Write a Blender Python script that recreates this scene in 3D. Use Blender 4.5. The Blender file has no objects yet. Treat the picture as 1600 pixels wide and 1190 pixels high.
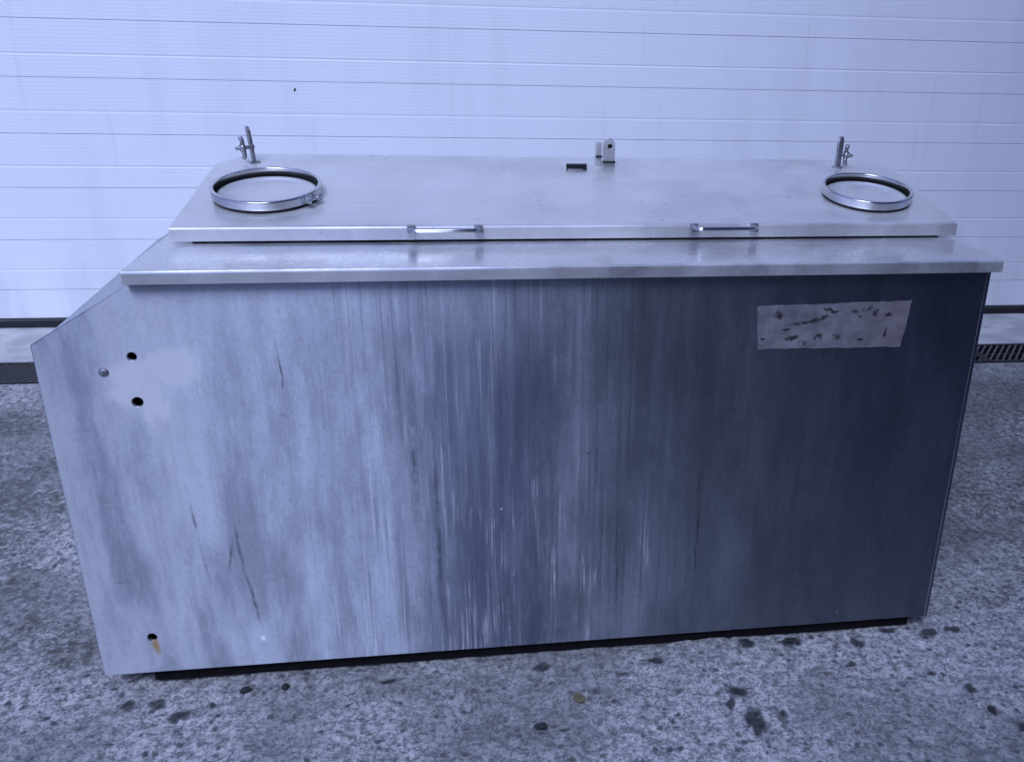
import bpy, bmesh, math, random
import numpy as np
from mathutils import Vector, Matrix
random.seed(7); np.random.seed(7)
SC = bpy.context.scene
COL = SC.collection
R = math.radians

# ------------------------------------------------------------------ camera
PITCH, YAW, ROLL = -0.3938, 0.1610, 0.0269
fw = Vector((math.sin(YAW)*math.cos(PITCH), math.cos(YAW)*math.cos(PITCH), math.sin(PITCH)))
r0 = Vector((math.cos(YAW), -math.sin(YAW), 0)); u0 = r0.cross(fw)
rr = r0*math.cos(ROLL)+u0*math.sin(ROLL); uu = u0*math.cos(ROLL)-r0*math.sin(ROLL)
cd = bpy.data.cameras.new('camera'); cam = bpy.data.objects.new('camera', cd); COL.objects.link(cam)
m = Matrix((rr, uu, -fw)).transposed().to_4x4(); m.translation = (-0.1249, -1.4888, 1.1733)
cam.matrix_world = m
cd.sensor_fit = 'HORIZONTAL'; cd.sensor_width = 36; cd.lens = 1444.006/1600*36
cd.shift_x = -150.56/1600; cd.shift_y = 39.66/1600
cd.clip_start = 0.02; cd.clip_end = 400
SC.camera = cam
SC.cycles.max_bounces = 6; SC.cycles.diffuse_bounces = 3; SC.cycles.glossy_bounces = 4

# ------------------------------------------------------------------ sky, sun, exposure
SUN_EL, SUN_AZ = R(54), R(201)          # azimuth clockwise from +Y: soft light through cloud, from over the photographer's left shoulder
wd = bpy.data.worlds.new('World'); SC.world = wd; wd.use_nodes = True
nt = wd.node_tree; bg = nt.nodes['Background']
sky = nt.nodes.new('ShaderNodeTexSky'); sky.sky_type = 'NISHITA'; sky.sun_disc = False
sky.sun_elevation = SUN_EL; sky.sun_rotation = SUN_AZ; sky.air_density = 1.0; sky.dust_density = 3.0; sky.ozone_density = 1.0
hs = nt.nodes.new('ShaderNodeHueSaturation'); hs.inputs['Saturation'].default_value = 0.95
tint = nt.nodes.new('ShaderNodeMixRGB'); tint.blend_type = 'MULTIPLY'; tint.inputs[0].default_value = 1
tint.inputs[2].default_value = (0.62, 0.76, 1.36, 1)
nt.links.new(sky.outputs[0], hs.inputs['Color']); nt.links.new(hs.outputs[0], tint.inputs[1])
nt.links.new(tint.outputs[0], bg.inputs['Color']); bg.inputs['Strength'].default_value = 0.075
sl = bpy.data.lights.new('sun', 'SUN'); sun = bpy.data.objects.new('sun', sl); COL.objects.link(sun)
sl.energy = 1.3; sl.angle = R(28); sl.color = (0.63, 0.74, 1.0)
sdir = Vector((math.sin(SUN_AZ)*math.cos(SUN_EL), math.cos(SUN_AZ)*math.cos(SUN_EL), math.sin(SUN_EL)))
sun.rotation_euler = sdir.to_track_quat('Z', 'Y').to_euler(); sun.location = (0, 0, 10)
VS = SC.view_settings
VS.view_transform = 'Standard'; VS.look = 'None'; VS.exposure = 0.97; VS.gamma = 1; VS.use_curve_mapping = False

# ------------------------------------------------------------------ helpers: node materials
class NT:
    def __init__(s, name):
        s.m = bpy.data.materials.new(name); s.m.use_nodes = True; s.t = s.m.node_tree
        s.b = s.t.nodes['Principled BSDF']; s.tc = s.t.nodes.new('ShaderNodeTexCoord'); s.P = s.tc.outputs['Object']
    def n(s, ty): return s.t.nodes.new(ty)
    def put(s, sock, v):
        if hasattr(v, 'links') or hasattr(v, 'is_linked'): s.t.links.new(v, sock)
        elif isinstance(v, (tuple, list)):
            sock.default_value = tuple(v) if len(v) == len(sock.default_value) else (tuple(v)+(1,))[:len(sock.default_value)]
        else: sock.default_value = v
    def scale(s, sc, src=None, off=(0, 0, 0)):
        k = s.n('ShaderNodeMapping'); s.put(k.inputs['Vector'], src or s.P); k.inputs['Scale'].default_value = sc; k.inputs['Location'].default_value = off; return k.outputs[0]
    def noise(s, sc, vec=None, det=4, rough=.55, dist=0):
        k = s.n('ShaderNodeTexNoise'); s.put(k.inputs['Vector'], vec or s.P); k.inputs['Scale'].default_value = sc
        k.inputs['Detail'].default_value = det; k.inputs['Roughness'].default_value = rough; k.inputs['Distortion'].default_value = dist; return k.outputs['Fac']
    def noisec(s, sc, vec=None, det=2):
        k = s.n('ShaderNodeTexNoise'); s.put(k.inputs['Vector'], vec or s.P); k.inputs['Scale'].default_value = sc; k.inputs['Detail'].default_value = det; return k.outputs['Color']
    def vor(s, sc, vec=None, out='Distance', feat='F1', rnd=1):
        k = s.n('ShaderNodeTexVoronoi'); k.feature = feat; s.put(k.inputs['Vector'], vec or s.P); k.inputs['Scale'].default_value = sc; k.inputs['Randomness'].default_value = rnd; return k.outputs[out]
    def ramp(s, v, a, b, lo=0., hi=1., smooth=True):
        k = s.n('ShaderNodeMapRange'); k.interpolation_type = 'SMOOTHSTEP' if smooth else 'LINEAR'
        s.put(k.inputs[0], v)
        for i, q in enumerate((a, b, lo, hi)): k.inputs[i+1].default_value = q
        return k.outputs[0]
    def mth(s, op, a, b=0., c=0.):
        k = s.n('ShaderNodeMath'); k.operation = op; s.put(k.inputs[0], a); s.put(k.inputs[1], b)
        if op == 'MULTIPLY_ADD': s.put(k.inputs[2], c)
        return k.outputs[0]
    def mix(s, f, a, b, bt='MIX'):
        k = s.n('ShaderNodeMix'); k.data_type = 'RGBA'; k.blend_type = bt; s.put(k.inputs[0], f); s.put(k.inputs[6], a); s.put(k.inputs[7], b); return k.outputs[2]
    def mixf(s, f, a, b):
        k = s.n('ShaderNodeMix'); k.data_type = 'FLOAT'; s.put(k.inputs[0], f); s.put(k.inputs[2], a); s.put(k.inputs[3], b); return k.outputs[0]
    def vm(s, op, a, b=(0, 0, 0)):
        k = s.n('ShaderNodeVectorMath'); k.operation = op; s.put(k.inputs[0], a); s.put(k.inputs[1], b); return k.outputs['Value'] if op in ('LENGTH', 'DISTANCE') else k.outputs[0]
    def sep(s, v=None):
        k = s.n('ShaderNodeSeparateXYZ'); s.put(k.inputs[0], v or s.P); return k.outputs
    def warp(s, amt, sc, src=None, det=2):
        c = s.vm('SUBTRACT', s.noisec(sc, src, det), (.5, .5, .5)); c = s.vm('MULTIPLY', c, (amt,)*3); return s.vm('ADD', src or s.P, c)
    def blobs(s, lst, vec, soft=.5):
        """union of soft ellipses: (centre, radii, rotation about Y or Z)"""
        acc = None
        for ce, ra, rot in lst:
            k = s.n('ShaderNodeMapping'); k.vector_type = 'TEXTURE'; s.put(k.inputs['Vector'], vec)
            k.inputs['Location'].default_value = ce; k.inputs['Rotation'].default_value = rot; k.inputs['Scale'].default_value = ra
            f = s.ramp(s.vm('LENGTH', k.outputs[0]), 1, 1-soft, 0, 1)
            acc = f if acc is None else s.mth('MAXIMUM', acc, f)
        return acc
    def bump(s, h, st=.3, d=.002, nrm=None):
        k = s.n('ShaderNodeBump'); s.put(k.inputs['Height'], h); k.inputs['Strength'].default_value = st; k.inputs['Distance'].default_value = d
        if nrm: s.put(k.inputs['Normal'], nrm)
        return k.outputs[0]
    def out(s, **kw):
        for k, v in kw.items(): s.put(s.b.inputs[k.replace('_', ' ')], v)
        return s.m

def simple(name, col, rough=.5, metal=0., nsc=60, var=.25, bst=.15, bd=.001):
    t = NT(name); f = t.noise(nsc, det=5)
    c = t.mix(t.ramp(f, .3, .7), tuple(x*(1-var) for x in col), tuple(min(1, x*(1+var)) for x in col))
    return t.out(Base_Color=c, Roughness=t.ramp(f, .3, .7, max(.05, rough-.1), min(1, rough+.1)), Metallic=metal, Normal=t.bump(t.noise(nsc*4), bst, bd))

# ------------------------------------------------------------------ helpers: meshes
def link(name, me, mat, parent=None, smooth=False, kind=None):
    me.materials.append(mat) if not me.materials else None
    o = bpy.data.objects.new(name, me); COL.objects.link(o)
    if parent is not None:
        o.parent = parent
        p = parent; off = Vector((0, 0, 0))
        while p: off += p.location; p = p.parent
        if parent.parent is None: o.location = -parent.location     # so local coordinates stay the place's own
    if smooth:
        for f in me.polygons: f.use_smooth = True
    if kind: o['kind'] = kind
    return o
def tag(o, label, cat, group=None):
    o['label'] = label; o['category'] = cat
    if group: o['group'] = group
    return o
def thing(name, loc, label, cat, group=None):
    o = bpy.data.objects.new(name, None); COL.objects.link(o); o.location = loc; o.empty_display_size = .1
    return tag(o, label, cat, group)
def bm_mesh(bm, name):
    bmesh.ops.recalc_face_normals(bm, faces=bm.faces[:]); me = bpy.data.meshes.new(name); bm.to_mesh(me); bm.free(); return me
def box(bm, x0, x1, y0, y1, z0, z1, M=None, bev=0):
    g = bmesh.ops.create_cube(bm, size=1); vs = g['verts']
    for v in vs: v.co = Vector(((x0+x1)/2+v.co.x*(x1-x0), (y0+y1)/2+v.co.y*(y1-y0), (z0+z1)/2+v.co.z*(z1-z0)))
    if bev:
        es = list({e for v in vs for e in v.link_edges})
        g2 = bmesh.ops.bevel(bm, geom=es, offset=bev, segments=2, affect='EDGES', profile=.6); vs = list({v for f in g2['faces'] for v in f.verts} | {v for v in vs if v.is_valid})
    if M is not None: bmesh.ops.transform(bm, matrix=M, verts=vs)
    return vs
def boxm(name, *a, **k):
    bm = bmesh.new(); box(bm, *a, **k); return bm_mesh(bm, name)
def tube(bm, pts, r, n=10, caps=True):
    """swept round rod; r a number or one per point"""
    pts = [Vector(p) for p in pts]; rings = []
    prev = None
    for i, p in enumerate(pts):
        d = (pts[min(i+1, len(pts)-1)]-pts[max(i-1, 0)]).normalized()
        a = Vector((0, 0, 1)) if abs(d.z) < .9 else Vector((1, 0, 0))
        if prev is not None: a = prev
        s = d.cross(a).normalized(); t = s.cross(d).normalized(); prev = t
        q = r[i] if isinstance(r, (list, tuple)) else r
        rings.append([bm.verts.new(p+q*(math.cos(2*math.pi*k/n)*s+math.sin(2*math.pi*k/n)*t)) for k in range(n)])
    for A, B in zip(rings, rings[1:]):
        for k in range(n): bm.faces.new((A[k], A[(k+1) % n], B[(k+1) % n], B[k]))
    if caps: bm.faces.new(rings[0][::-1]); bm.faces.new(rings[-1])
def lathe(bm, prof, n=72, M=None, closed=True):
    rings = []
    for rad, z in prof:
        rings.append([bm.verts.new((rad*math.cos(2*math.pi*k/n), rad*math.sin(2*math.pi*k/n), z)) for k in range(n)])
    idx = list(range(len(rings)))
    for a, b in zip(idx, idx[1:]+([0] if closed else [])):
        if b == 0 and not closed: continue
        for k in range(n): bm.faces.new((rings[a][k], rings[a][(k+1) % n], rings[b][(k+1) % n], rings[b][k]))
    if M is not None: bmesh.ops.transform(bm, matrix=M, verts=[v for r_ in rings for v in r_])
def prism(bm, poly, a, b, axis):
    """polygon (2-D) extruded between a and b along axis 'x','y','z'"""
    def P(u, v, w): return {'x': (w, u, v), 'y': (u, w, v), 'z': (u, v, w)}[axis]
    A = [bm.verts.new(P(u, v, a)) for u, v in poly]; B = [bm.verts.new(P(u, v, b)) for u, v in poly]
    bm.faces.new(A); bm.faces.new(B[::-1])
    for i in range(len(poly)):
        j = (i+1) % len(poly); bm.faces.new((A[i], A[j], B[j], B[i]))
def sheet_with_holes(name, poly, holes, thick, bevel=0):
    """flat plate in X-Z with real round holes, centred on y = 0"""
    cu = bpy.data.curves.new(name, 'CURVE'); cu.dimensions = '2D'; cu.fill_mode = 'BOTH'; cu.extrude = thick/2-bevel; cu.bevel_depth = bevel; cu.bevel_resolution = 2
    def sp(pts):
        s = cu.splines.new('POLY'); s.points.add(len(pts)-1); s.use_cyclic_u = True
        for p, (u, v) in zip(s.points, pts): p.co = (u, v, 0, 1)
    sp(poly)
    for (u, v, r) in holes: sp([(u+r*math.cos(a*math.pi/12), v+r*math.sin(a*math.pi/12)) for a in range(24)])
    o = bpy.data.objects.new(name, cu); COL.objects.link(o)
    dg = bpy.context.evaluated_depsgraph_get(); dg.update()
    me = bpy.data.meshes.new_from_object(o.evaluated_get(dg)); bpy.data.objects.remove(o); bpy.data.curves.remove(cu)
    me.transform(Matrix.Rotation(R(90), 4, 'X')); me.name = name
    return me
def uv_planar(me, fu, fv):
    l = me.uv_layers.new(name='grain') if not me.uv_layers else me.uv_layers[0]; l.name = 'grain'
    for lp in me.loops:
        c = me.vertices[lp.vertex_index].co; l.data[lp.index].uv = (fu(c), fv(c))
def vnoise(x, y, seed=0):
    """smooth 2-D value noise on numpy arrays"""
    rng = np.random.RandomState(seed); T = rng.rand(256, 256)
    xi = np.floor(x).astype(int); yi = np.floor(y).astype(int); fx = x-xi; fy = y-yi
    fx = fx*fx*(3-2*fx); fy = fy*fy*(3-2*fy)
    g = lambda a, b: T[a % 256, b % 256]
    return (g(xi, yi)*(1-fx)+g(xi+1, yi)*fx)*(1-fy)+(g(xi, yi+1)*(1-fx)+g(xi+1, yi+1)*fx)*fy

# door frame: everything along the garage front is turned by DA about (0, DY)
DY, DA, GZ = 2.2038, -0.0224, 0.02
DM = Matrix.Translation((0, DY, GZ)) @ Matrix.Rotation(DA, 4, 'Z')    # local y = 0 is the door face, -y towards the camera
G1, G2 = -0.4075, -0.6149                                              # far and near edge of the drain

# ------------------------------------------------------------------ materials of the place
STAINS = [(-.751, -.043, .020, .024), (-.70, -.05, .018, .016), (-.655, -.085, .024, .018), (-.60, -.06, .016, .012), (.411, -.012, .03, .014), (.50, -.012, .03, .016), (.64, -.03, .016, .02),
          (.80, -.02, .026, .022), (.86, -.01, .022, .012), (.72, .0, .022, .014), (.35, -.15, .022, .022), (.33, -.18, .014, .012), (.36, -.235, .022, .05), (.42, -.215, .014, .02),
          (.813, -.252, .018, .018), (.845, -.30, .02, .02), (.80, -.185, .016, .018), (.74, -.14, .012, .012), (.15, -.065, .018, .012), (.22, -.045, .02, .014), (-.02, -.19, .014, .013), (.02, -.2, .012, .012), (.60, -.09, .014, .010), (.0, -.03, .03, .012), (-.3, -.035, .022, .010)]
PATCHES = [(-1.2, .82, .16, .08), (-1.35, .95, .2, .05), (1.35, .55, .22, .05), (1.6, .85, .3, .1), (1.22, .30, .16, .05), (-1.05, .35, .1, .04), (1.05, .1, .12, .04), (1.55, .45, .5, .22), (1.75, 1.1, .5, .3), (1.15, .75, .25, .25), (-1.3, .6, .22, .3), (-1.5, 1.25, .3, .12), (-1.02, .15, .1, .12)]
def mat_concrete():
    t = NT('weathered_concrete')
    def at(n):
        k = t.n('ShaderNodeAttribute'); k.attribute_name = n; return k.outputs['Fac']
    fine = t.noise(150, det=3, rough=.75); mid = t.noise(52, det=4, rough=.75); big = at('big')
    v = t.n('ShaderNodeTexVoronoi'); t.put(v.inputs['Vector'], t.P); v.inputs['Scale'].default_value = 62
    sc_ = t.n('ShaderNodeSeparateColor'); t.put(sc_.inputs[0], v.outputs['Color'])
    c = t.mix(t.ramp(mid, .37, .64), (.14, .14, .148), (.37, .365, .365))
    c = t.mix(t.ramp(fine, .49, .64, 0, .72), c, (.045, .045, .052))
    c = t.mix(t.ramp(fine, .46, .34, 0, .6), c, (.44, .435, .43))
    stone = t.mth('MULTIPLY', t.ramp(v.outputs['Distance'], .62, .30), t.ramp(sc_.outputs[0], .60, .80)); c = t.mix(t.mth('MULTIPLY', stone, .34), c, (.46, .45, .45))
    pitm = t.mth('MULTIPLY', t.ramp(v.outputs['Distance'], .52, .22), t.ramp(sc_.outputs[1], .80, .86)); c = t.mix(t.mth('MULTIPLY', pitm, .8), c, (.03, .03, .034))
    c = t.mix(t.ramp(big, .40, .66, 0, .5), c, (.085, .085, .088))
    st = at('stain'); pa = t.mth('MULTIPLY', at('patch'), t.ramp(mid, .68, .36, .25, 1))
    c = t.mix(t.mth('MULTIPLY', pa, .7), c, (.05, .052, .047)); sm = t.ramp(t.mth('MULTIPLY_ADD', mid, .6, t.mth('MULTIPLY', st, .85)), .60, 1.12); c = t.mix(t.mth('MULTIPLY', sm, .90), c, (.013, .013, .017))
    h = t.mth('ADD', t.mth('MULTIPLY', fine, .6), t.mth('MULTIPLY', stone, .35))
    return t.out(Base_Color=c, Roughness=t.mixf(sm, .9, .6), Normal=t.bump(h, .55, .006), Specular_IOR_Level=.3)
M_CONC = mat_concrete()
def mat_slab():
    t = NT('smooth_concrete'); a = t.noise(9, det=6); b = t.noise(120, det=5, rough=.7)
    c = t.mix(t.ramp(a, .35, .68), (.30, .30, .305), (.44, .435, .43)); c = t.mix(t.ramp(b, .58, .74, 0, .5), c, (.16, .16, .16))
    return t.out(Base_Color=c, Roughness=.88, Normal=t.bump(b, .35, .003), Specular_IOR_Level=.3)
M_SLAB = mat_slab()
def mat_door():
    t = NT('white_door_lacquer'); x, y, z = t.sep()
    rib = t.mth('SINE', t.mth('MULTIPLY', z, 2*math.pi/.0125)); stucco = t.noise(420, t.scale((.35, 1, 1)), det=3)
    dirt = t.noise(3, t.scale((2.0, 1, .35)), det=5); spot = t.vor(7); drip = t.noise(14, t.scale((2.2, 1, .12)), det=4)
    c = t.mix(t.ramp(dirt, .45, .75, 0, .5), (.78, .79, .83), (.68, .69, .73)); c = t.mix(t.ramp(drip, .60, .8, 0, .25), c, (.5, .5, .5)); c = t.mix(t.mth('MULTIPLY', t.ramp(z, .42, .04, 0, .35), t.ramp(dirt, .35, .65)), c, (.45, .45, .45))
    c = t.mix(t.ramp(spot, .022, .010, 0, .6), c, (.30, .29, .28))
    h = t.mth('ADD', t.mth('MULTIPLY', rib, .5), t.mth('MULTIPLY', stucco, .9))
    return t.out(Base_Color=c, Roughness=.42, Normal=t.bump(h, .14, .0010))
M_DOOR = mat_door()
M_RUB = simple('black_rubber', (.010, .010, .012), .7, nsc=90)
M_IRON = simple('cast_iron_black', (.018, .018, .020), .6, .3, nsc=120)
M_IRONB = simple('worn_iron_bar', (.085, .082, .085), .5, .5, nsc=120)
M_DARK = simple('dark_painted_frame', (.006, .005, .006), .95, nsc=80); M_DARK.node_tree.nodes['Principled BSDF'].inputs['Specular IOR Level'].default_value = .1
M_RENDER = simple('cement_render', (.42, .41, .40), .9, nsc=12, bst=.4, bd=.004)

def steel(name, col=(.60, .60, .61), rough=.34, aniso=.0, kind='plain', dust=(.22, .52)):
    t = NT(name)
    br = t.noise(1, t.scale((9, 9, 700)) if kind != 'top' else t.scale((6, 420, 420)), det=3)
    cl = t.noise(9, det=6, rough=.62); cl2 = t.noise(34, det=5, rough=.6); wv = t.noise(2.6, det=1)
    c = t.mix(t.ramp(cl, .35, .68), tuple(v*.84 for v in col), tuple(min(1, v*1.08) for v in col))
    c = t.mix(t.ramp(cl2, .56, .75, 0, .3), c, tuple(v*.6 for v in col))
    ro = t.mth('ADD', t.ramp(cl, .3, .7, rough-.05, rough+.09), t.ramp(br, .3, .7, -.012, .012))
    n = t.bump(wv, .5, .004, t.bump(br, .03, .0003))
    vk = t.n('ShaderNodeTexVoronoi'); t.put(vk.inputs['Vector'], t.P); vk.inputs['Scale'].default_value = 46; spc = t.n('ShaderNodeSeparateColor'); t.put(spc.inputs[0], vk.outputs['Color'])
    dots = t.mth('MULTIPLY', t.ramp(vk.outputs['Distance'], .20, .10), t.ramp(spc.outputs[0], .93, .96)); c = t.mix(t.mth('MULTIPLY', dots, .7), c, (.10, .10, .11))
    me = 1.
    if kind == 'top':                                   # dust dulls what lies flat
        P2 = t.vm('MULTIPLY', t.warp(.012, 60, det=2), (1, 1, 0)); sm_ = t.blobs([((-.098, .195, 0), (.012, .007, 1), (0, 0, .3)), ((.147, .345, 0), (.010, .004, 1), (0, 0, .5)), ((.150, .40, 0), (.006, .004, 1), (0, 0, 0)), ((.40, .24, 0), (.006, .006, 1), (0, 0, 0)), ((-.3, .28, 0), (.05, .004, 1), (0, 0, .2)), ((.02, .07, 0), (.05, .004, 1), (0, 0, .05)), ((.55, .06, 0), (.06, .003, 1), (0, 0, -.6))], P2, .8)
        c = t.mix(t.mth('MULTIPLY', sm_, .5), c, (.12, .12, .14))
        du = t.ramp(t.noise(5, det=6, rough=.65), .30, .62, *dust)
        c = t.mix(du, c, (.55, .545, .535)); me = t.mth('SUBTRACT', 1., du); ro = t.mth('ADD', ro, t.mth('MULTIPLY', du, .10))
    t.out(Base_Color=c, Roughness=ro, Metallic=me, Normal=n, Anisotropic=aniso)
    if aniso:
        k = t.n('ShaderNodeTangent'); k.direction_type = 'UV_MAP'; k.uv_map = 'grain'; t.put(t.b.inputs['Tangent'], k.outputs[0])
    return t.m
M_ST = steel('brushed_stainless'); M_TOP = steel('dusty_stainless_top', (.70, .69, .69), .28, kind='top')
M_RIM = steel('wiped_stainless_rim', (.62, .62, .63), .17, kind='top', dust=(.18, .46))
M_POL = steel('polished_stainless', (.66, .66, .67), .14)
M_BOLT = simple('dull_zinc_bolt', (.30, .30, .32), .42, .9, nsc=150)
def mat_front():
    t = NT('stained_stainless_front'); x, y, z = t.sep()
    base = (.325, .355, .42)
    cl = t.noise(6, t.scale((1.5, 1, .42)), det=5, rough=.68); mott = t.noise(34, t.scale((1, 1, .55)), det=4, rough=.75); grain = t.noise(190, t.scale((1, 1, .6)), det=2, rough=.7)
    s1 = t.noise(1, t.scale((120, 1, 1.9)), det=4, rough=.62); s2 = t.noise(1, t.scale((30, 1, 2.0), off=(3, 0, 7)), det=5, rough=.68); s3 = t.noise(1, t.scale((230, 1, 7), off=(9, 0, 1)), det=3)
    brk = t.noise(1, t.scale((16, 1, 6), off=(1, 0, 4)), det=4, rough=.65)
    low = t.ramp(z, .62, .14)                           # runs gather towards the foot of the panel
    mid = t.mth('MULTIPLY', t.ramp(x, -.50, -.16), t.ramp(x, .34, .10))     # the stretch where liquid has run over the rim
    c = t.mix(t.ramp(cl, .32, .70), tuple(v*.74 for v in base), tuple(v*1.06 for v in base))
    c = t.mix(t.ramp(mott, .46, .70, 0, .34), c, (.21, .22, .25))
    c = t.mix(t.ramp(grain, .52, .72, 0, .40), c, (.20, .20, .23)); c = t.mix(t.ramp(grain, .46, .30, 0, .14), c, (.60, .60, .62))
    gr = t.mth('MULTIPLY', t.ramp(s2, .44, .70), t.mth('MULTIPLY_ADD', mid, .26, .34)); gr = t.mth('MULTIPLY', gr, t.ramp(brk, .30, .60, .25, 1)); gr = t.mth('MULTIPLY', gr, t.ramp(z, .76, .50, .35, 1))
    c = t.mix(gr, c, (.10, .105, .14))                  # grey grime runs
    g3 = t.mth('MULTIPLY', t.mth('MULTIPLY', t.ramp(s1, .50, .70), t.ramp(brk, .36, .56, .2, 1)), t.mth('MULTIPLY_ADD', mid, .32, .16)); c = t.mix(g3, c, (.09, .09, .12))
    xw = t.mth('ADD', t.mth('MULTIPLY_ADD', brk, .16, -.08), t.mth('MULTIPLY_ADD', s2, .10, x))        # wide dark band below the rim, painted in place of a dark reflection
    dusky = t.mth('MULTIPLY', t.ramp(xw, -.24, -.10), t.ramp(xw, .12, .02)); dusky = t.mth('MULTIPLY', dusky, t.ramp(z, .76, .58, .25, 1)); dusky = t.mth('MULTIPLY', dusky, t.ramp(s2, .30, .62, .55, 1))
    c = t.mix(t.mth('MULTIPLY', dusky, .80), c, (.085, .10, .15))
    pale = t.mth('MULTIPLY', t.mth('MULTIPLY', t.ramp(s1, .46, .30), t.ramp(brk, .40, .62)), t.mth('MULTIPLY', mid, .55)); c = t.mix(pale, c, (.60, .59, .64))
    lime = t.mth('MULTIPLY', t.mth('MULTIPLY', t.ramp(s3, .50, .70), t.ramp(brk, .46, .66)), t.mth('MULTIPLY', mid, low))
    bot = t.mth('MULTIPLY', t.mth('MULTIPLY', t.ramp(s3, .44, .64), t.ramp(z, .24, .06)), t.mth('MULTIPLY', t.ramp(x, -.60, -.25), t.ramp(x, .12, .05)))
    bot = t.mth('MULTIPLY', bot, t.mth('MULTIPLY', t.ramp(s2, .44, .58), t.ramp(brk, .40, .60)))
    lime = t.mth('MAXIMUM', t.mth('MULTIPLY', lime, .85), t.mth('MULTIPLY', bot, .42))
    # pale handling-worn film at the narrow end, with a cleaner patch round the bolt holes
    film = t.mth('MULTIPLY', t.ramp(x, -.30, -.78), t.ramp(cl, .36, .62))
    W = t.warp(.010, 22, det=1)
    patch = t.blobs([((-.665, 0, .615), (.05, 1, .06), (0, .5, 0)), ((-.60, 0, .64), (.06, 1, .045), (0, -.2, 0)), ((-.64, 0, .58), (.03, 1, .06), (0, .2, 0))], t.warp(.06, 24, det=2), .75)
    film = t.mth('MAXIMUM', t.mth('MULTIPLY', film, .55), t.mth('MULTIPLY', patch, .75))
    c = t.mix(t.mth('MULTIPLY', film, .9), c, (.33, .33, .345)); c = t.mix(t.mth('MULTIPLY', patch, .6), c, (.50, .50, .52)); c = t.mix(lime, c, (.60, .60, .62))
    # named marks: scuffs, drip lines, rust below the drain hole
    lines = t.blobs([((-.536, 0, .30), (.0045, 1, .075), (0, -.06, 0)), ((-.524, 0, .19), (.0055, 1, .09), (0, -.14, 0)), ((-.552, 0, .285), (.004, 1, .045), (0, .20, 0)),
                     ((-.43, 0, .62), (.003, 1, .10), (0, -.03, 0)), ((-.434, 0, .552), (.007, 1, .003), (0, .4, 0)), ((-.60, 0, .32), (.004, 1, .14), (0, -.06, 0)),
                     ((.140, 0, .24), (.003, 1, .19), (0, -.02, 0)), ((.294, 0, .28), (.0028, 1, .24), (0, 0, 0)), ((-.19, 0, .30), (.008, 1, .27), (0, 0, 0)), ((-.225, 0, .46), (.007, 1, .2), (0, 0, 0)),
                     ((.083, 0, .459), (.005, 1, .004), (0, 0, 0)), ((-.74, 0, .245), (.02, 1, .004), (0, 0, 0))], W, .9)
    c = t.mix(t.mth('MULTIPLY', t.mth('MULTIPLY', lines, .72), t.ramp(mott, .38, .58, .12, 1)), c, (.06, .06, .085))
    rust = t.blobs([((-.704, 0, .108), (.0095, 1, .032), (0, -.1, 0))], W, .9); c = t.mix(t.mth('MULTIPLY', rust, .9), c, (.26, .14, .03))
    dr_ = t.blobs([((-.518, 0, .106), (.008, 1, .009), (0, 0, 0)), ((.60, 0, .075), (.004, 1, .008), (0, 0, 0)), ((-.075, 0, .352), (.0035, 1, .004), (0, 0, 0))], W, .9); c = t.mix(t.mth('MULTIPLY', dr_, .6), c, (.7, .7, .72))
    di = t.mth('MAXIMUM', t.mth('MAXIMUM', film, lime), t.mth('MULTIPLY', gr, .25)); di = t.mth('MAXIMUM', di, rust)
    ro = t.mth('ADD', t.ramp(cl, .3, .7, .40, .50), t.mth('MULTIPLY', di, .14))
    wv = t.noise(2.4, t.scale((1.6, 1, .7)), det=2)
    n = t.bump(t.mth('MULTIPLY_ADD', grain, .03, wv), .6, .006)
    t.out(Base_Color=c, Roughness=ro, Metallic=t.mth('SUBTRACT', 1., t.mth('MULTIPLY', di, .75)), Normal=n, Anisotropic=.92)
    k = t.n('ShaderNodeTangent'); k.direction_type = 'UV_MAP'; k.uv_map = 'grain'; t.put(t.b.inputs['Tangent'], k.outputs[0])
    return t.m
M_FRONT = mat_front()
def mat_label():
    t = NT('worn_sticker'); W = t.warp(.016, 60, det=4)
    # local coordinates of the plate: metres from its lower left corner
    tear = t.blobs([((.032, 0, .062), (.012, 1, .011), (0, .2, 0)), ((.105, 0, .052), (.030, 1, .0055), (0, -.22, 0)), ((.075, 0, .045), (.022, 1, .004), (0, -.1, 0)), ((.128, 0, .068), (.022, 1, .0035), (0, .12, 0)),
                    ((.176, 0, .061), (.014, 1, .006), (0, .5, 0)), ((.195, 0, .068), (.011, 1, .004), (0, 0, 0)), ((.212, 0, .063), (.007, 1, .007), (0, 0, 0)), ((.236, 0, .058), (.009, 1, .006), (0, 0, 0)),
                    ((.062, 0, .020), (.019, 1, .0055), (0, -.35, 0)), ((.082, 0, .010), (.008, 1, .005), (0, .4, 0)), ((.110, 0, .020), (.012, 1, .008), (0, -.5, 0)), ((.142, 0, .018), (.010, 1, .005), (0, 0, 0)),
                    ((.190, 0, .013), (.009, 1, .004), (0, 0, 0)), ((.235, 0, .026), (.003, 1, .013), (0, .15, 0)), ((.048, 0, .034), (.012, 1, .003), (0, 0, 0)), ((.008, 0, .018), (.006, 1, .003), (0, 0, 0))], W, .5)
    a = t.noise(26, det=6, rough=.65); x, y, z = t.sep()
    c = t.mix(t.ramp(a, .35, .68), (.13, .13, .145), (.24, .24, .255)); c = t.mix(t.ramp(x, .14, .27, 0, .45), c, (.20, .16, .17))
    core = t.mth('MULTIPLY', tear, t.ramp(t.noise(70, det=3), .36, .52)); c = t.mix(core, c, (.035, .028, .03))
    return t.out(Base_Color=c, Roughness=.6, Normal=t.bump(t.mth('ADD', a, t.mth('MULTIPLY', core, -.8)), .3, .001), Metallic=.35)
M_LABEL = mat_label()

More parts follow.
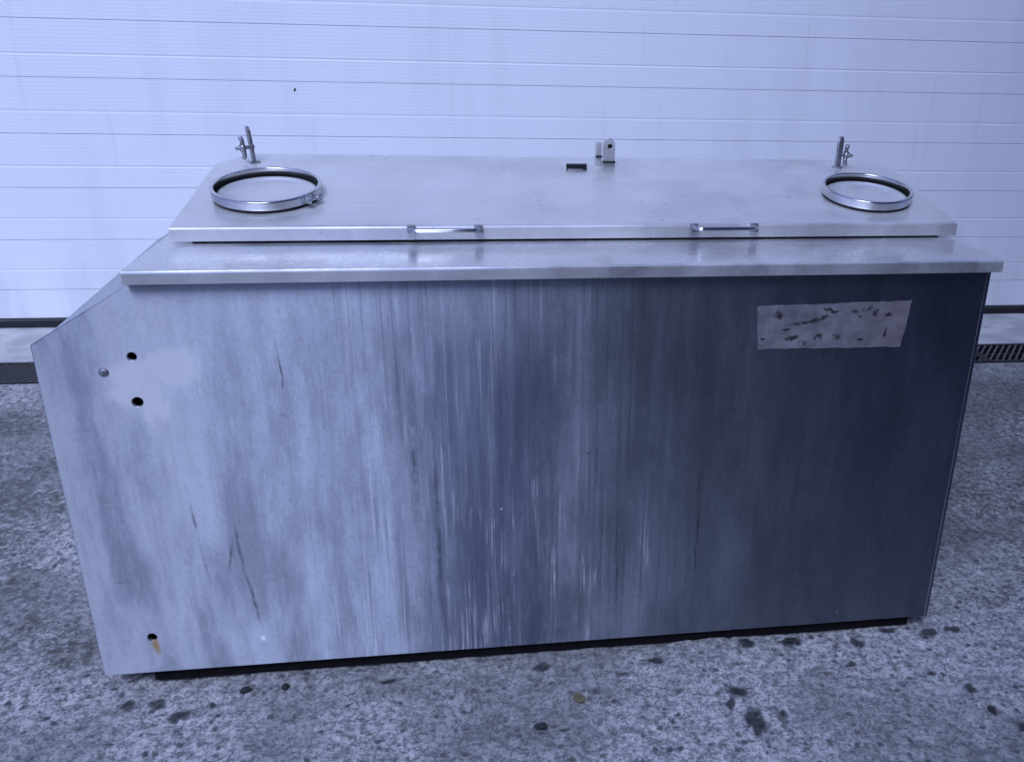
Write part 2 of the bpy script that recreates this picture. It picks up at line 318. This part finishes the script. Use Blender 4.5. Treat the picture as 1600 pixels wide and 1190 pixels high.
# ------------------------------------------------------------------ the setting
def ground_sheet():
    def axis(a, b, step, lo, hi):
        xs = list(np.arange(a, b+1e-6, step)); s = step; x = a
        left = []
        while x > lo: s *= 1.35; x -= s; left.append(max(x, lo))
        s = step; x = b; right = []
        while x < hi: s *= 1.35; x += s; right.append(min(x, hi))
        return np.array(left[::-1]+xs+right)
    xs = axis(-2.2, 2.5, .007, -120, 120); ys = axis(-2.78, G2, .007, -120, G2)
    ys = ys[ys <= G2+1e-6]; ys[-1] = G2
    X, Y = np.meshgrid(xs, ys)
    Z = np.zeros_like(X)
    for i, (f, a) in enumerate(((3, .003), (11, .003), (31, .0026), (70, .0022), (110, .0016))): Z += (vnoise(X*f+50, Y*f+80, i)-.5)*2*a
    pit = vnoise(X*42+7, Y*42+19, 11); Z -= np.clip(pit-.80, 0, 1)*.03
    fade = np.clip((3.6-np.abs(X))/1, 0, 1)*np.clip((G2-Y)/.03, 0, 1); Z = Z*fade-.002
    n, mcol = X.shape
    co = np.stack([X, Y, Z], -1).reshape(-1, 3)
    i = np.arange(n*mcol).reshape(n, mcol); q = np.stack([i[:-1, :-1], i[:-1, 1:], i[1:, 1:], i[1:, :-1]], -1).reshape(-1, 4)
    me = bpy.data.meshes.new('ground'); me.vertices.add(len(co)); me.vertices.foreach_set('co', co.ravel())
    me.loops.add(q.size); me.loops.foreach_set('vertex_index', q.ravel()); me.polygons.add(len(q)); me.polygons.foreach_set('loop_start', np.arange(0, q.size, 4)); me.polygons.foreach_set('loop_total', np.full(len(q), 4))
    me.update()
    wx = X*math.cos(DA)-Y*math.sin(DA); wy = DY+X*math.sin(DA)+Y*math.cos(DA)
    jx = wx+(vnoise(wx*60, wy*60, 21)-.5)*.017+(vnoise(wx*140, wy*140, 24)-.5)*.007; jy = wy+(vnoise(wx*60, wy*60, 22)-.5)*.017+(vnoise(wx*140, wy*140, 25)-.5)*.007
    st = np.zeros_like(X)
    for a, b, ra, rb in STAINS: st = np.maximum(st, np.clip(1.55-np.hypot((jx-a)/ra/.85, (jy-b)/rb/.85), 0, 1))
    jx = wx+(vnoise(wx*9, wy*9, 31)-.5)*.3+(vnoise(wx*30, wy*30, 34)-.5)*.08; jy = wy+(vnoise(wx*9, wy*9, 32)-.5)*.3+(vnoise(wx*30, wy*30, 35)-.5)*.08
    pa = np.zeros_like(X)
    for a, b, ra, rb in PATCHES: pa = np.maximum(pa, np.clip(1.4-np.hypot((jx-a)/ra, (jy-b)/rb), 0, 1))
    big = .5*vnoise(wx*2.3+9, wy*2.3+4, 41)+.3*vnoise(wx*6+9, wy*6+4, 42)+.2*vnoise(wx*17+9, wy*17+4, 43)
    for nm, ar in (('stain', st), ('patch', pa), ('big', big)):
        at = me.attributes.new(nm, 'FLOAT', 'POINT'); at.data.foreach_set('value', ar.ravel().astype(np.float32))
    me.transform(DM); me.polygons.foreach_set('use_smooth', np.ones(len(q), bool)); return me
link('ground', ground_sheet(), M_CONC, kind='structure')
bm = bmesh.new()                                           # drain trough: bottom and two sides
box(bm, -40, 40, G2, G1, -.14, -.12); box(bm, -40, 40, G2-.02, G2, -.14, -.004); box(bm, -40, 40, G1, G1+.02, -.14, -.004)
me = bm_mesh(bm, 'drain_channel'); me.transform(DM); link('drain_channel', me, M_RUB, kind='structure')
bm = bmesh.new(); box(bm, -120, 120, G1+.004, 120, -.15, .002, bev=.004); me = bm_mesh(bm, 'threshold_slab'); me.transform(DM); link('threshold_slab', me, M_SLAB, kind='structure')

# garage front round the door
DX0, DX1, DH = -3.1, 3.3, 2.95
gb = thing('garage_building', DM @ Vector((0, .3, 0)), 'garage front in grey render framing the white door behind the tank', 'building')
def gpart(name, mat, *b, bev=0, par=gb):
    me = boxm(name, *b, bev=bev); me.transform(DM); return link(name, me, mat, par)
gpart('wall', M_RENDER, -7, DX0-.002, -.12, .2, .004, 3.6); gpart('wall', M_RENDER, DX1+.002, 7.2, -.12, .2, .004, 3.6)
gpart('lintel', M_RENDER, DX0-.002, DX1+.002, -.12, .2, DH+.004, 3.6); gpart('rear_wall', M_RENDER, -7, 7.2, 6, 6.2, .004, 3.6)
gpart('side_wall', M_RENDER, -7, -6.8, .202, 5.998, .004, 3.6); gpart('side_wall', M_RENDER, 7., 7.2, .202, 5.998, .004, 3.6)
gpart('roof', M_DARK, -7.15, 7.35, -.3, 6.35, 3.602, 3.75)

# sectional door: one slab per section, each with its own pressed groove and stepped joint
dr = thing('sectional_door', DM @ Vector((0, 0, 0)), 'white ribbed sectional garage door filling the background', 'garage door')
ZB, PP, PO = .0359, .1931, .5975
def section(z0, z1, zg):
    j = .0012; g = .005; d = .0009
    pr = [(.04, z0+.0005), (.0022, z0+.0005), (.0, z0+j), (0, zg-g) if zg else None, (d, zg) if zg else None, (0.0, zg+g) if zg else None, (0, z1-.0007), (.0022, z1-.0004), (.04, z1-.0005)]
    pr = [p for p in pr if p]; bm = bmesh.new(); prism(bm, pr, DX0, DX1, 'x'); return bm_mesh(bm, 'door_panel')
edges = [ZB+.002]+[ZB+(k+PO)*PP for k in range(0, 15)]
edges = [e for e in edges if e < DH-.1]+[DH]
for a, b in zip(edges, edges[1:]):
    g = None
    for k in range(1, 16):
        if a+.02 < ZB+k*PP < b-.02: g = ZB+k*PP
    me = section(a, b, g); me.transform(DM); link('door_panel', me, M_DOOR, dr)
bm = bmesh.new(); prism(bm, [(.03, -.0), (.03, ZB+.001), (-.006, ZB+.001), (-.012, ZB-.006), (-.010, .006), (0.0, .0025)], DX0, DX1, 'x'); me = bm_mesh(bm, 'bottom_seal'); me.transform(DM)
link('bottom_seal', me, M_RUB, dr)
def door_pt(px, z, y=-.001): return DM @ Vector((px, y, z))
for (x, z, r) in ((-.72, .895, .0045),):
    bm = bmesh.new(); bmesh.ops.create_uvsphere(bm, u_segments=10, v_segments=6, radius=1); bmesh.ops.transform(bm, matrix=Matrix.Translation(door_pt(x, z)) @ Matrix.Rotation(.5, 4, 'Y') @ Matrix.Diagonal((r*.7, .002, r*1.5, 1)), verts=bm.verts); link('screw_head', bm_mesh(bm, 'screw_head'), M_RUB, dr, True)

# drain grates, 0.9 m each, slanted bars
def grate_meshes(L):
    w0, w1 = G2+.004, G1-.004
    bm = bmesh.new()
    box(bm, .003, L-.003, w0, w0+.012, -.03, .003); box(bm, .003, L-.003, w1-.012, w1, -.03, .003); box(bm, .003, .013, w0+.012, w1-.012, -.03, .003); box(bm, L-.013, L-.003, w0+.012, w1-.012, -.03, .003)
    box(bm, .013, L-.013, (w0+w1)/2-.004, (w0+w1)/2+.004, -.028, -.004)
    fr = bm_mesh(bm, 'grate_frame')
    bm = bmesh.new(); a = w0+.012; b = w1-.012; sl_ = .13; x = -.10
    while x < L-.02:
        x0, x1 = x, x+sl_; t0 = max(0, (.014-x0)/sl_); t1 = min(1, (L-.014-x0-.008)/sl_)
        if t1-t0 > .06:
            A = [(x0+t0*sl_, a+t0*(b-a)), (x0+t0*sl_+.008, a+t0*(b-a)), (x0+t1*sl_+.008, a+t1*(b-a)), (x0+t1*sl_, a+t1*(b-a))]
            prism(bm, A, -.026, .0015, 'z')
        x += .026
    return fr, bm_mesh(bm, 'grate_bars')
gf, gbars = grate_meshes(.9)
gf.materials.append(M_IRON); gbars.materials.append(M_IRONB)
for i, x0 in enumerate((-2.66, -1.76, -.86, .04, .94, 1.20+.64, 2.74)):
    lab = {1: 'black drain grate with slanted bars, left of the tank', 4: 'black drain grate partly behind the right end of the tank', 5: 'black drain grate right of the tank at the picture edge'}.get(i, 'black drain grate hidden behind the steel tank' if i in (2, 3) else 'black drain grate beyond the sides of the tank')
    g = thing('drain_grate', (0, 0, 0), lab, 'grate', 'grates in the floor drain'); g.location = DM @ Vector((x0, 0, 0)); g.rotation_euler = (0, 0, DA)
    for nm, me in (('frame', gf), ('bars', gbars)):
        o = bpy.data.objects.new(nm, me); COL.objects.link(o); o.parent = g

# ------------------------------------------------------------------ the tank
H, HC, XC, Z0, ZT = .7835, .6834, -.6335, .05, .8044
D = .70
tank = thing('steel_tank', (0, .35, 0), 'large stained stainless steel tank with sloping lid, standing in front of the door', 'tank')
def part(name, me, mat, parent=tank, smooth=False):
    o = link(name, me, mat, parent, smooth)
    return o
HOLES = [(-.6554, .6617, .0083), (-.6593, .5834, .0098), (-.7018, .6359, .0082), (-.7077, .1255, .0092)]
poly = [(-.8, Z0), (.8, Z0), (.8, H), (XC, H), (-.8, HC)]
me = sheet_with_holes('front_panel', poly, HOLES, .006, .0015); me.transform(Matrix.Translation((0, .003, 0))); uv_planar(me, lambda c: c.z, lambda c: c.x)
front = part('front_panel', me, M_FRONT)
# sticker residue
cs = [(0, 0), (.268, -.003), (.277, .083), (-.006, .078)]; lp_ = []
for i in range(4):
    a, b = Vector(cs[i]), Vector(cs[(i+1) % 4]); n_s = 26 if i % 2 == 0 else 10
    for k in range(n_s): q_ = a.lerp(b, k/n_s); lp_.append((q_.x+random.uniform(-1, 1)*.0011, q_.y+random.uniform(-1, 1)*.0011))
me = sheet_with_holes('label_plate', lp_, [], .0012); lo = part('label_plate', me, M_LABEL, front); lo.location = Vector((.381, -.0009, .647))
# screw left in one of the bolt holes
bm = bmesh.new(); M = Matrix.Translation((-.7018, .002, .6359)) @ Matrix.Rotation(R(90), 4, 'X')
lathe(bm, [(.0001, 0), (.0068, 0), (.0068, .0025), (.0045, .0035), (.0001, .0035)], 20, M, closed=False)
box(bm, -.7018-.006, -.7018+.006, -.003, .0, .6359-.0012, .6359+.0012, Matrix.Translation((-.7018, 0, .6359)) @ Matrix.Rotation(-.5, 4, 'Y') @ Matrix.Translation((.7018, 0, -.6359)))
part('screw', bm_mesh(bm, 'screw'), M_BOLT)
# other walls, floor
def plate(name, a, mat=M_ST, bev=0): return part(name, boxm(name, *a, bev=bev), mat)
plate('right_panel', (.794, .7985, .0065, D, Z0, H)); bm = bmesh.new(); prism(bm, [(.0065, Z0), (D, Z0), (D, HC+.004), (.0065, HC-.006)], -.7985, -.794, 'x'); part('left_panel', bm_mesh(bm, 'left_panel'), M_ST); bm = bmesh.new(); prism(bm, [(-.7985, Z0), (.7985, Z0), (.7985, H-.001), (XC, H-.001), (-.7985, HC-.006)], D+.0005, D+.0045, 'y'); part('back_panel', bm_mesh(bm, 'back_panel'), M_ST); plate('floor_panel', (-.793, .793, .0065, D-.001, Z0+.004, Z0+.008))
bm = bmesh.new(); n_ = Vector((-(H-HC), 0, XC+.8)).normalized()
def ch(t, off): return (-.8+t*(XC+.8)+n_.x*off, HC+t*(H-HC)+n_.z*off)

vv = [[bm.verts.new((ch(t_, o_+k_)[0], y_, ch(t_, o_+k_)[1])) for t_, o_ in ((-.005, -.006), (1.0, -.006), (1.0, -.002), (-.005, -.002))] for y_, k_ in ((.036, -.001), (.12, .001), (D, .016))]
for A, B in zip(vv, vv[1:]):
    for k in range(4): bm.faces.new((A[k], A[(k+1) % 4], B[(k+1) % 4], B[k]))
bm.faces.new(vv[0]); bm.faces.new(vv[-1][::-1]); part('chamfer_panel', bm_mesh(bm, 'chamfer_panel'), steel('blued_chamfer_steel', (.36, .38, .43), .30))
bm = bmesh.new(); prism(bm, [ch(.0, -.004), ch(.985, -.004), ch(.985, 0.0005), ch(.0, .0005)], .0065, .03, 'y'); me = bm_mesh(bm, 'fold_flange'); part('fold_flange', me, M_ST)
# rounded folds of the front sheet along the sloping and the upright left edge
M_FOLD = steel('handled_fold_steel', (.60, .56, .52), .36, kind='top', dust=(.45, .75))
def fold(name, p0, p1, rad, q, mat=M_FOLD):
    bm = bmesh.new(); p0 = Vector(p0); p1 = Vector(p1); d = (p1-p0).normalized(); out = Vector(q).normalized(); n = 7; A = []; B = []
    for k in range(n):
        a = k/(n-1)*math.pi/2; off = out*(-rad+rad*math.sin(a))+Vector((0, -1, 0))*(-rad+rad*math.cos(a)-(.0022 if k == 0 else 0))
        A.append(bm.verts.new(p0+off)); B.append(bm.verts.new(p1+off))
    for k in range(n-1): bm.faces.new((A[k], A[k+1], B[k+1], B[k]))
    return part(name, bm_mesh(bm, name), mat, tank, True)
fold('folded_edge', (-.8+n_.x*.001, -.0007, HC+n_.z*.001), (XC+n_.x*.001-.002, -.0007, H+n_.z*.001-.002), .020, n_)
fold('folded_edge', (-.8008, -.0007, Z0), (-.8008, -.0007, HC), .010, (-1, 0, 0)); fold('folded_edge', (.8008, -.0007, Z0), (.8008, -.0007, H-.001), .009, (1, 0, 0), M_ST)
# top deck: flat front strip with a turned-down lip, then the raised wedge that carries the lid
X0, X1 = XC-.011, .812
bm = bmesh.new(); rad = .0045
prof = [(-.0125, H-.0005), (-.0155, H-.0005), (-.0155, ZT-rad)]+[(-.0155+rad-rad*math.cos(a), ZT-rad+rad*math.sin(a)) for a in (R(30), R(60), R(90))]+[(.71, ZT), (.71, H-.0005), (.707, H-.0005), (.707, ZT-.003), (-.0125, ZT-.003)]
prism(bm, prof, X0, X1, 'x'); deck = bm_mesh(bm, 'top_rim'); part('top_rim', deck, M_RIM)
plate('rim_end', (X1-.003, X1, -.0125, .706, H-.0005, ZT-.0035)); plate('rim_end', (X0, X0+.003, -.0125, .706, H-.0005, ZT-.0035))
TL = math.tan(.1732); LY, LZ = .1658, ZT+.0294
def lz(y): return LZ+(y-LY)*TL
bm = bmesh.new(); prism(bm, [(LY+.02, ZT+.0005), (.60, ZT+.0005), (.60, lz(.60)-.014-.03), (LY+.02, lz(LY)-.026)], -.59, .79, 'x'); part('lid_seat', bm_mesh(bm, 'lid_seat'), M_DARK)
# lid: folded sheet, back corners cut, rear strip bent a little flatter
CR = .492
def lzz(y): return lz(y) if y <= CR else lz(CR)+(y-CR)*math.tan(.125)
out = [(-.62, LY), (.815, LY), (.822, .452), (.800, .522), (.745, .556), (-.556, .580), (-.612, .505)]
bm = bmesh.new(); sk = .0245
def ring(s, dz, fl=0): return [bm.verts.new((x*s[0]+s[1], y, lzz(y)+dz)) for x, y in out]
def off(d):
    cx = sum(p[0] for p in out)/len(out); cy = sum(p[1] for p in out)/len(out)
    r = []
    for i in range(len(out)):
        p = Vector(out[i]); a = Vector(out[i-1]); b = Vector(out[(i+1) % len(out)]); d1 = (p-a).normalized(); d2 = (b-p).normalized(); n1 = Vector((-d1.y, d1.x)); n2 = Vector((-d2.y, d2.x)); nn = (n1+n2); nn = nn/max(.3, nn.dot(n1)); r.append(p+nn*d)
    return r
rings = []
for d_, dz in ((0, -sk), (0, -.004), (.0012, -.0012), (.004, 0)): rings.append([bm.verts.new((p.x, p.y, lzz(p.y)+dz)) for p in off(d_)])
for A, B in zip(rings, rings[1:]):
    for k in range(len(A)): bm.faces.new((A[k], A[(k+1) % len(A)], B[(k+1) % len(A)], B[k]))
f = bm.faces.new(rings[-1]); 
geom = bm.verts[:]+bm.edges[:]+bm.faces[:]
bmesh.ops.bisect_plane(bm, geom=geom, plane_co=(0, CR, 0), plane_no=(0, 1, 0))
for v in bm.verts:
    if abs(v.co.y-CR) < 1e-5 and v.co.z > lz(CR)-.006: v.co.z = lz(CR)-(0 if v.co.z > lz(CR)-.0026 else .003)
bmesh.ops.solidify(bm, geom=bm.faces[:], thickness=.002)
part('lid', bm_mesh(bm, 'lid'), M_TOP)
TILT = Matrix.Rotation(.1732, 4, 'X')

# two inspection ports with raised collars
def port(cx, cy, r, bolt):
    M = Matrix.Translation((cx, cy, lz(cy))) @ TILT
    bm = bmesh.new(); h0, h1 = .0055, .0225; t = .0035
    lathe(bm, [(r-t, h0), (r, h0), (r+.0012, h0+.003), (r+.0012, h1-.004), (r+.0022, h1-.0015), (r+.0005, h1), (r-t-.001, h1), (r-t-.002, h1-.0015), (r-t, h1-.004)], 96, M)
    p = part('port_collar', bm_mesh(bm, 'port_collar'), M_POL, tank, True)
    bm = bmesh.new(); lathe(bm, [(r-.006, .0005), (r-.0022, .0005), (r-.0022, h0-.0002), (r-.006, h0-.0002)], 64, M); g = link('gasket', bm_mesh(bm, 'gasket'), M_RUB, p, True)
    bm = bmesh.new(); lathe(bm, [(.0005, .0032), (r*.55, .0030), (r*.86, .0042), (r*.875, .0065), (r*.93, .0065), (r*.935, .0008)], 64, M, closed=False); link('port_cover', bm_mesh(bm, 'port_cover'), M_TOP, p, True)
    if bolt is not None:
        bm = bmesh.new(); ca = bolt; rx, ry = math.cos(ca), math.sin(ca); tx, ty = -ry, rx
        for s in (-1, 1):
            q = Vector((rx*(r+.008)+tx*.011*s, ry*(r+.008)+ty*.011*s, .014))
            Mb = M @ Matrix.Translation(q) @ Matrix.Rotation(ca, 4, 'Z'); box(bm, -.007, .005, -.002, .002, -.006, .006, Mb, bev=.001)
        a = M @ Vector((rx*(r+.010)-tx*.017, ry*(r+.010)-ty*.017, .014)); b = M @ Vector((rx*(r+.010)+tx*.019, ry*(r+.010)+ty*.019, .014)); tube(bm, [a, b], .0026, 10)
        dd = (b-a).normalized(); tube(bm, [b-dd*.006, b], .0048, 6); tube(bm, [a, a+dd*.005], .0048, 6)
        link('clamp_bolt', bm_mesh(bm, 'clamp_bolt'), M_ST, p)
port(-.4815, .3180, .0965, R(-32)); port(.682, .302, .0885, None)

# lid handles: bent rod with two feet
def handle(xa, xb):
    zc = LZ-.0035; yo = LY-.026
    h = bpy.data.objects.new('handle', None); COL.objects.link(h); h.parent = tank; h.location = -tank.location
    bm = bmesh.new(); k = .012
    pts = [(xa, LY-.001, zc), (xa, yo+k, zc)]+[(xa+k-k*math.cos(a), yo+k-k*math.sin(a), zc) for a in (R(22), R(45), R(68), R(90))]+[(xb-k+k*math.sin(a), yo+k-k*math.cos(a), zc) for a in (0, R(22), R(45), R(68), R(90))]+[(xb, LY-.001, zc)]
    tube(bm, pts, .0038, 12); o = bpy.data.objects.new('grip', bm_mesh(bm, 'grip')); o.data.materials.append(M_POL); COL.objects.link(o); o.parent = h
    for f in o.data.polygons: f.use_smooth = True
    for x in (xa, xb):
        bm = bmesh.new(); box(bm, x-.0075, x+.0075, LY-.008, LY-.0005, zc-.010, zc+.006, bev=.002); tube(bm, [(x, LY-.012, zc), (x, LY-.0075, zc)], .0068, 6)
        o = bpy.data.objects.new('foot', bm_mesh(bm, 'foot')); o.data.materials.append(M_BOLT); COL.objects.link(o); o.parent = h
handle(-.216, -.099); handle(.293, .408)

# hasps along the back of the lid
def rounded(w0, w1, h, n=8):
    r = w1/2; return [(-w0/2, 0), (w0/2, 0)]+[(r*math.cos(a), h-r+r*math.sin(a)) for a in [math.pi*k/n for k in range(n+1)]]
def hasp(x, y, lean, side, h=.073, rotz=0., w=.022):
    B = Matrix.Translation((x, y, lzz(y)-.002)) @ Matrix.Rotation(rotz, 4, 'Z') @ Matrix.Rotation(lean, 4, 'Y')
    bm = bmesh.new(); prism(bm, rounded(w*.85, w, h), -.0025, .0025, 'x'); box(bm, -.010, .010, -.009, .009, 0, .004)
    bmesh.ops.transform(bm, matrix=B, verts=bm.verts); br = part('clamp_bracket', bm_mesh(bm, 'clamp_bracket'), M_BOLT)
    bm = bmesh.new(); zz = h*.45; tube(bm, [(-.006*side, 0, zz), (.030*side, 0, zz)], .0036, 10)
    tube(bm, [(.012*side, 0, zz), (.022*side, 0, zz)], [.0085, .0065], 12)
    for s in (-1, 1):
        tube(bm, [(.016*side, 0, zz+s*.005), (.015*side, 0, zz+s*.013), (.017*side, .001, zz+s*.020), (.016*side, .001, zz+s*.023)], [.0045, .0042, .0048, .002], 8)
    bmesh.ops.transform(bm, matrix=B, verts=bm.verts); link('wing_nut', bm_mesh(bm, 'wing_nut'), M_BOLT, br, True)
hasp(-.5385, .512, -.09, -1, .073, .42); hasp(.692, .490, .03, 1, .068, -.75, .026)
# middle bracket: drilled lug and its narrow side cheek
B = Matrix.Translation((.183, .492, lzz(.492)-.002))
me = sheet_with_holes('clamp_bracket', [(-.0125, 0), (.0125, 0)]+[(.0125*math.cos(a)*.98, .044+.016*math.sin(a)) for a in [math.pi*k/8 for k in range(9)]], [(.0025, .043, .0058)], .004, .0006); me.transform(B)
br = part('clamp_bracket', me, M_TOP)
bm = bmesh.new(); box(bm, -.0275, -.0155, -.002, .018, 0, .052, B, bev=.002); box(bm, -.0275, .013, .0025, .0065, .0, .012, B); link('side_cheek', bm_mesh(bm, 'side_cheek'), M_TOP, br)
bm = bmesh.new(); box(bm, -.013, .0135, -.0085, -.0025, .009, .0135, B, bev=.001); box(bm, -.0282, -.0148, -.005, -.0022, .020, .0245, B); box(bm, -.005, .010, .0035, .006, .036, .050, B); link('pin', bm_mesh(bm, 'pin'), M_RUB, br)
# slot with turned-up lip in the lid
M = Matrix.Translation((.113, .470, lz(.470))) @ TILT
bm = bmesh.new(); box(bm, -.021, .021, -.004, .012, .0004, .0025, M); sl_o = part('lid_slot', bm_mesh(bm, 'lid_slot'), M_RUB)
bm = bmesh.new(); box(bm, -.019, .012, -.0085, -.0042, .0003, .005, M, bev=.001); link('slot_lip', bm_mesh(bm, 'slot_lip'), M_POL, sl_o)
bm = bmesh.new(); box(bm, -.0215, .0215, .0035, .0125, .0026, .009, M, bev=.001); link('slot_hood', bm_mesh(bm, 'slot_hood'), M_RUB, sl_o)
# skid frame under the floor, blackened and set forward in place of the shadow there
plate('skid', (-.72, .765, .010, .09, GZ+.003, Z0+.003), M_DARK); plate('skid', (-.70, .76, .60, .66, GZ+.003, Z0+.003), M_DARK)
plate('cross_beam', (-.70, -.64, .091, .599, GZ+.003, Z0+.003), M_DARK); plate('cross_beam', (.70, .76, .091, .599, GZ+.003, Z0+.003), M_DARK)

# ------------------------------------------------------------------ behind the camera: unseen dark building, shaped to shade the right and darken the reflection
M_UNSEEN = simple('unseen_building_navy', (.009, .016, .048), .85, nsc=30, bst=.4, bd=.004)  # navy picked to colour the reflection in the steel
sh = thing('unseen_building', (5, -6, GZ), 'unseen dark blue boarded building, guessed from the reflection and shaped to shade the right side', 'unseen building')
SX0, SX1, SY0, SY1, SH = .36, 11.61, -9.6, -2.6, 8.2
bx = SX0; bmf = None
for k in range(45):
    x0 = SX0+k*.25; part('board', boxm('board', x0+.004, x0+.246, SY1-.025, SY1, GZ+.01, SH), M_UNSEEN, sh)
part('wall', boxm('wall', SX0, SX1, SY0, SY1-.027, GZ+.002, SH), M_UNSEEN, sh)
bm = bmesh.new(); prism(bm, [(SY0-.3, SH+.01), (SY1+.4, SH+.01), (SY1+.4, SH+.15), ((SY0+SY1)/2, SH+2), (SY0-.3, SH+.15)], SX0-.3, SX1+.3, 'x'); part('roof', bm_mesh(bm, 'roof'), M_DARK, sh)

# ------------------------------------------------------------------ crumbs on the concrete
M_CRUMB = simple('damp_dirt_clod', (.012, .012, .015), .8, nsc=300, bst=.6, bd=.002)
M_LEAF = simple('brown_leaf_litter', (.10, .085, .045), .8, nsc=200, bst=.6, bd=.002)
def clod(x, y, sx, sy, sz, mat, label, seed):
    rng = random.Random(seed); bm = bmesh.new(); bmesh.ops.create_icosphere(bm, subdivisions=2, radius=1)
    for v in bm.verts:
        k = .72+.5*rng.random(); v.co = Vector((v.co.x*k*sx, v.co.y*k*sy, max(-.25, v.co.z)*k*sz))
    bmesh.ops.transform(bm, matrix=Matrix.Rotation(rng.random()*3, 4, 'Z'), verts=bm.verts)
    o = link('dirt_clod' if mat is M_CRUMB else 'leaf_scrap', bm_mesh(bm, 'clod'), mat); o.location = (x, y, GZ+.001); tag(o, label, 'dirt' if mat is M_CRUMB else 'leaf', 'crumbs of dirt on the concrete')
clod(-.5528, -.0364, .011, .008, .005, M_CRUMB, 'black dirt clod in front of the tank, left one of a pair', 1)
clod(-.4822, -.0361, .009, .007, .005, M_CRUMB, 'black dirt clod in front of the tank, right one of a pair', 2)
clod(.0561, -.1301, .012, .011, .004, M_LEAF, 'brown scrap of leaf on the concrete below the middle of the tank', 3)
clod(-.0173, -.1966, .007, .007, .004, M_CRUMB, 'small dark clod at the lower picture edge, left of centre stain', 4)
clod(.3506, -.1519, .008, .007, .004, M_CRUMB, 'dark clod on the large wet stain right of the leaf scrap', 5)
clod(.5012, -.012, .009, .006, .004, M_CRUMB, 'dark clod close under the bottom edge of the tank, right half', 6)
clod(.808, -.2524, .007, .008, .004, M_CRUMB, 'dark clod near the lower right corner of the yard', 7)
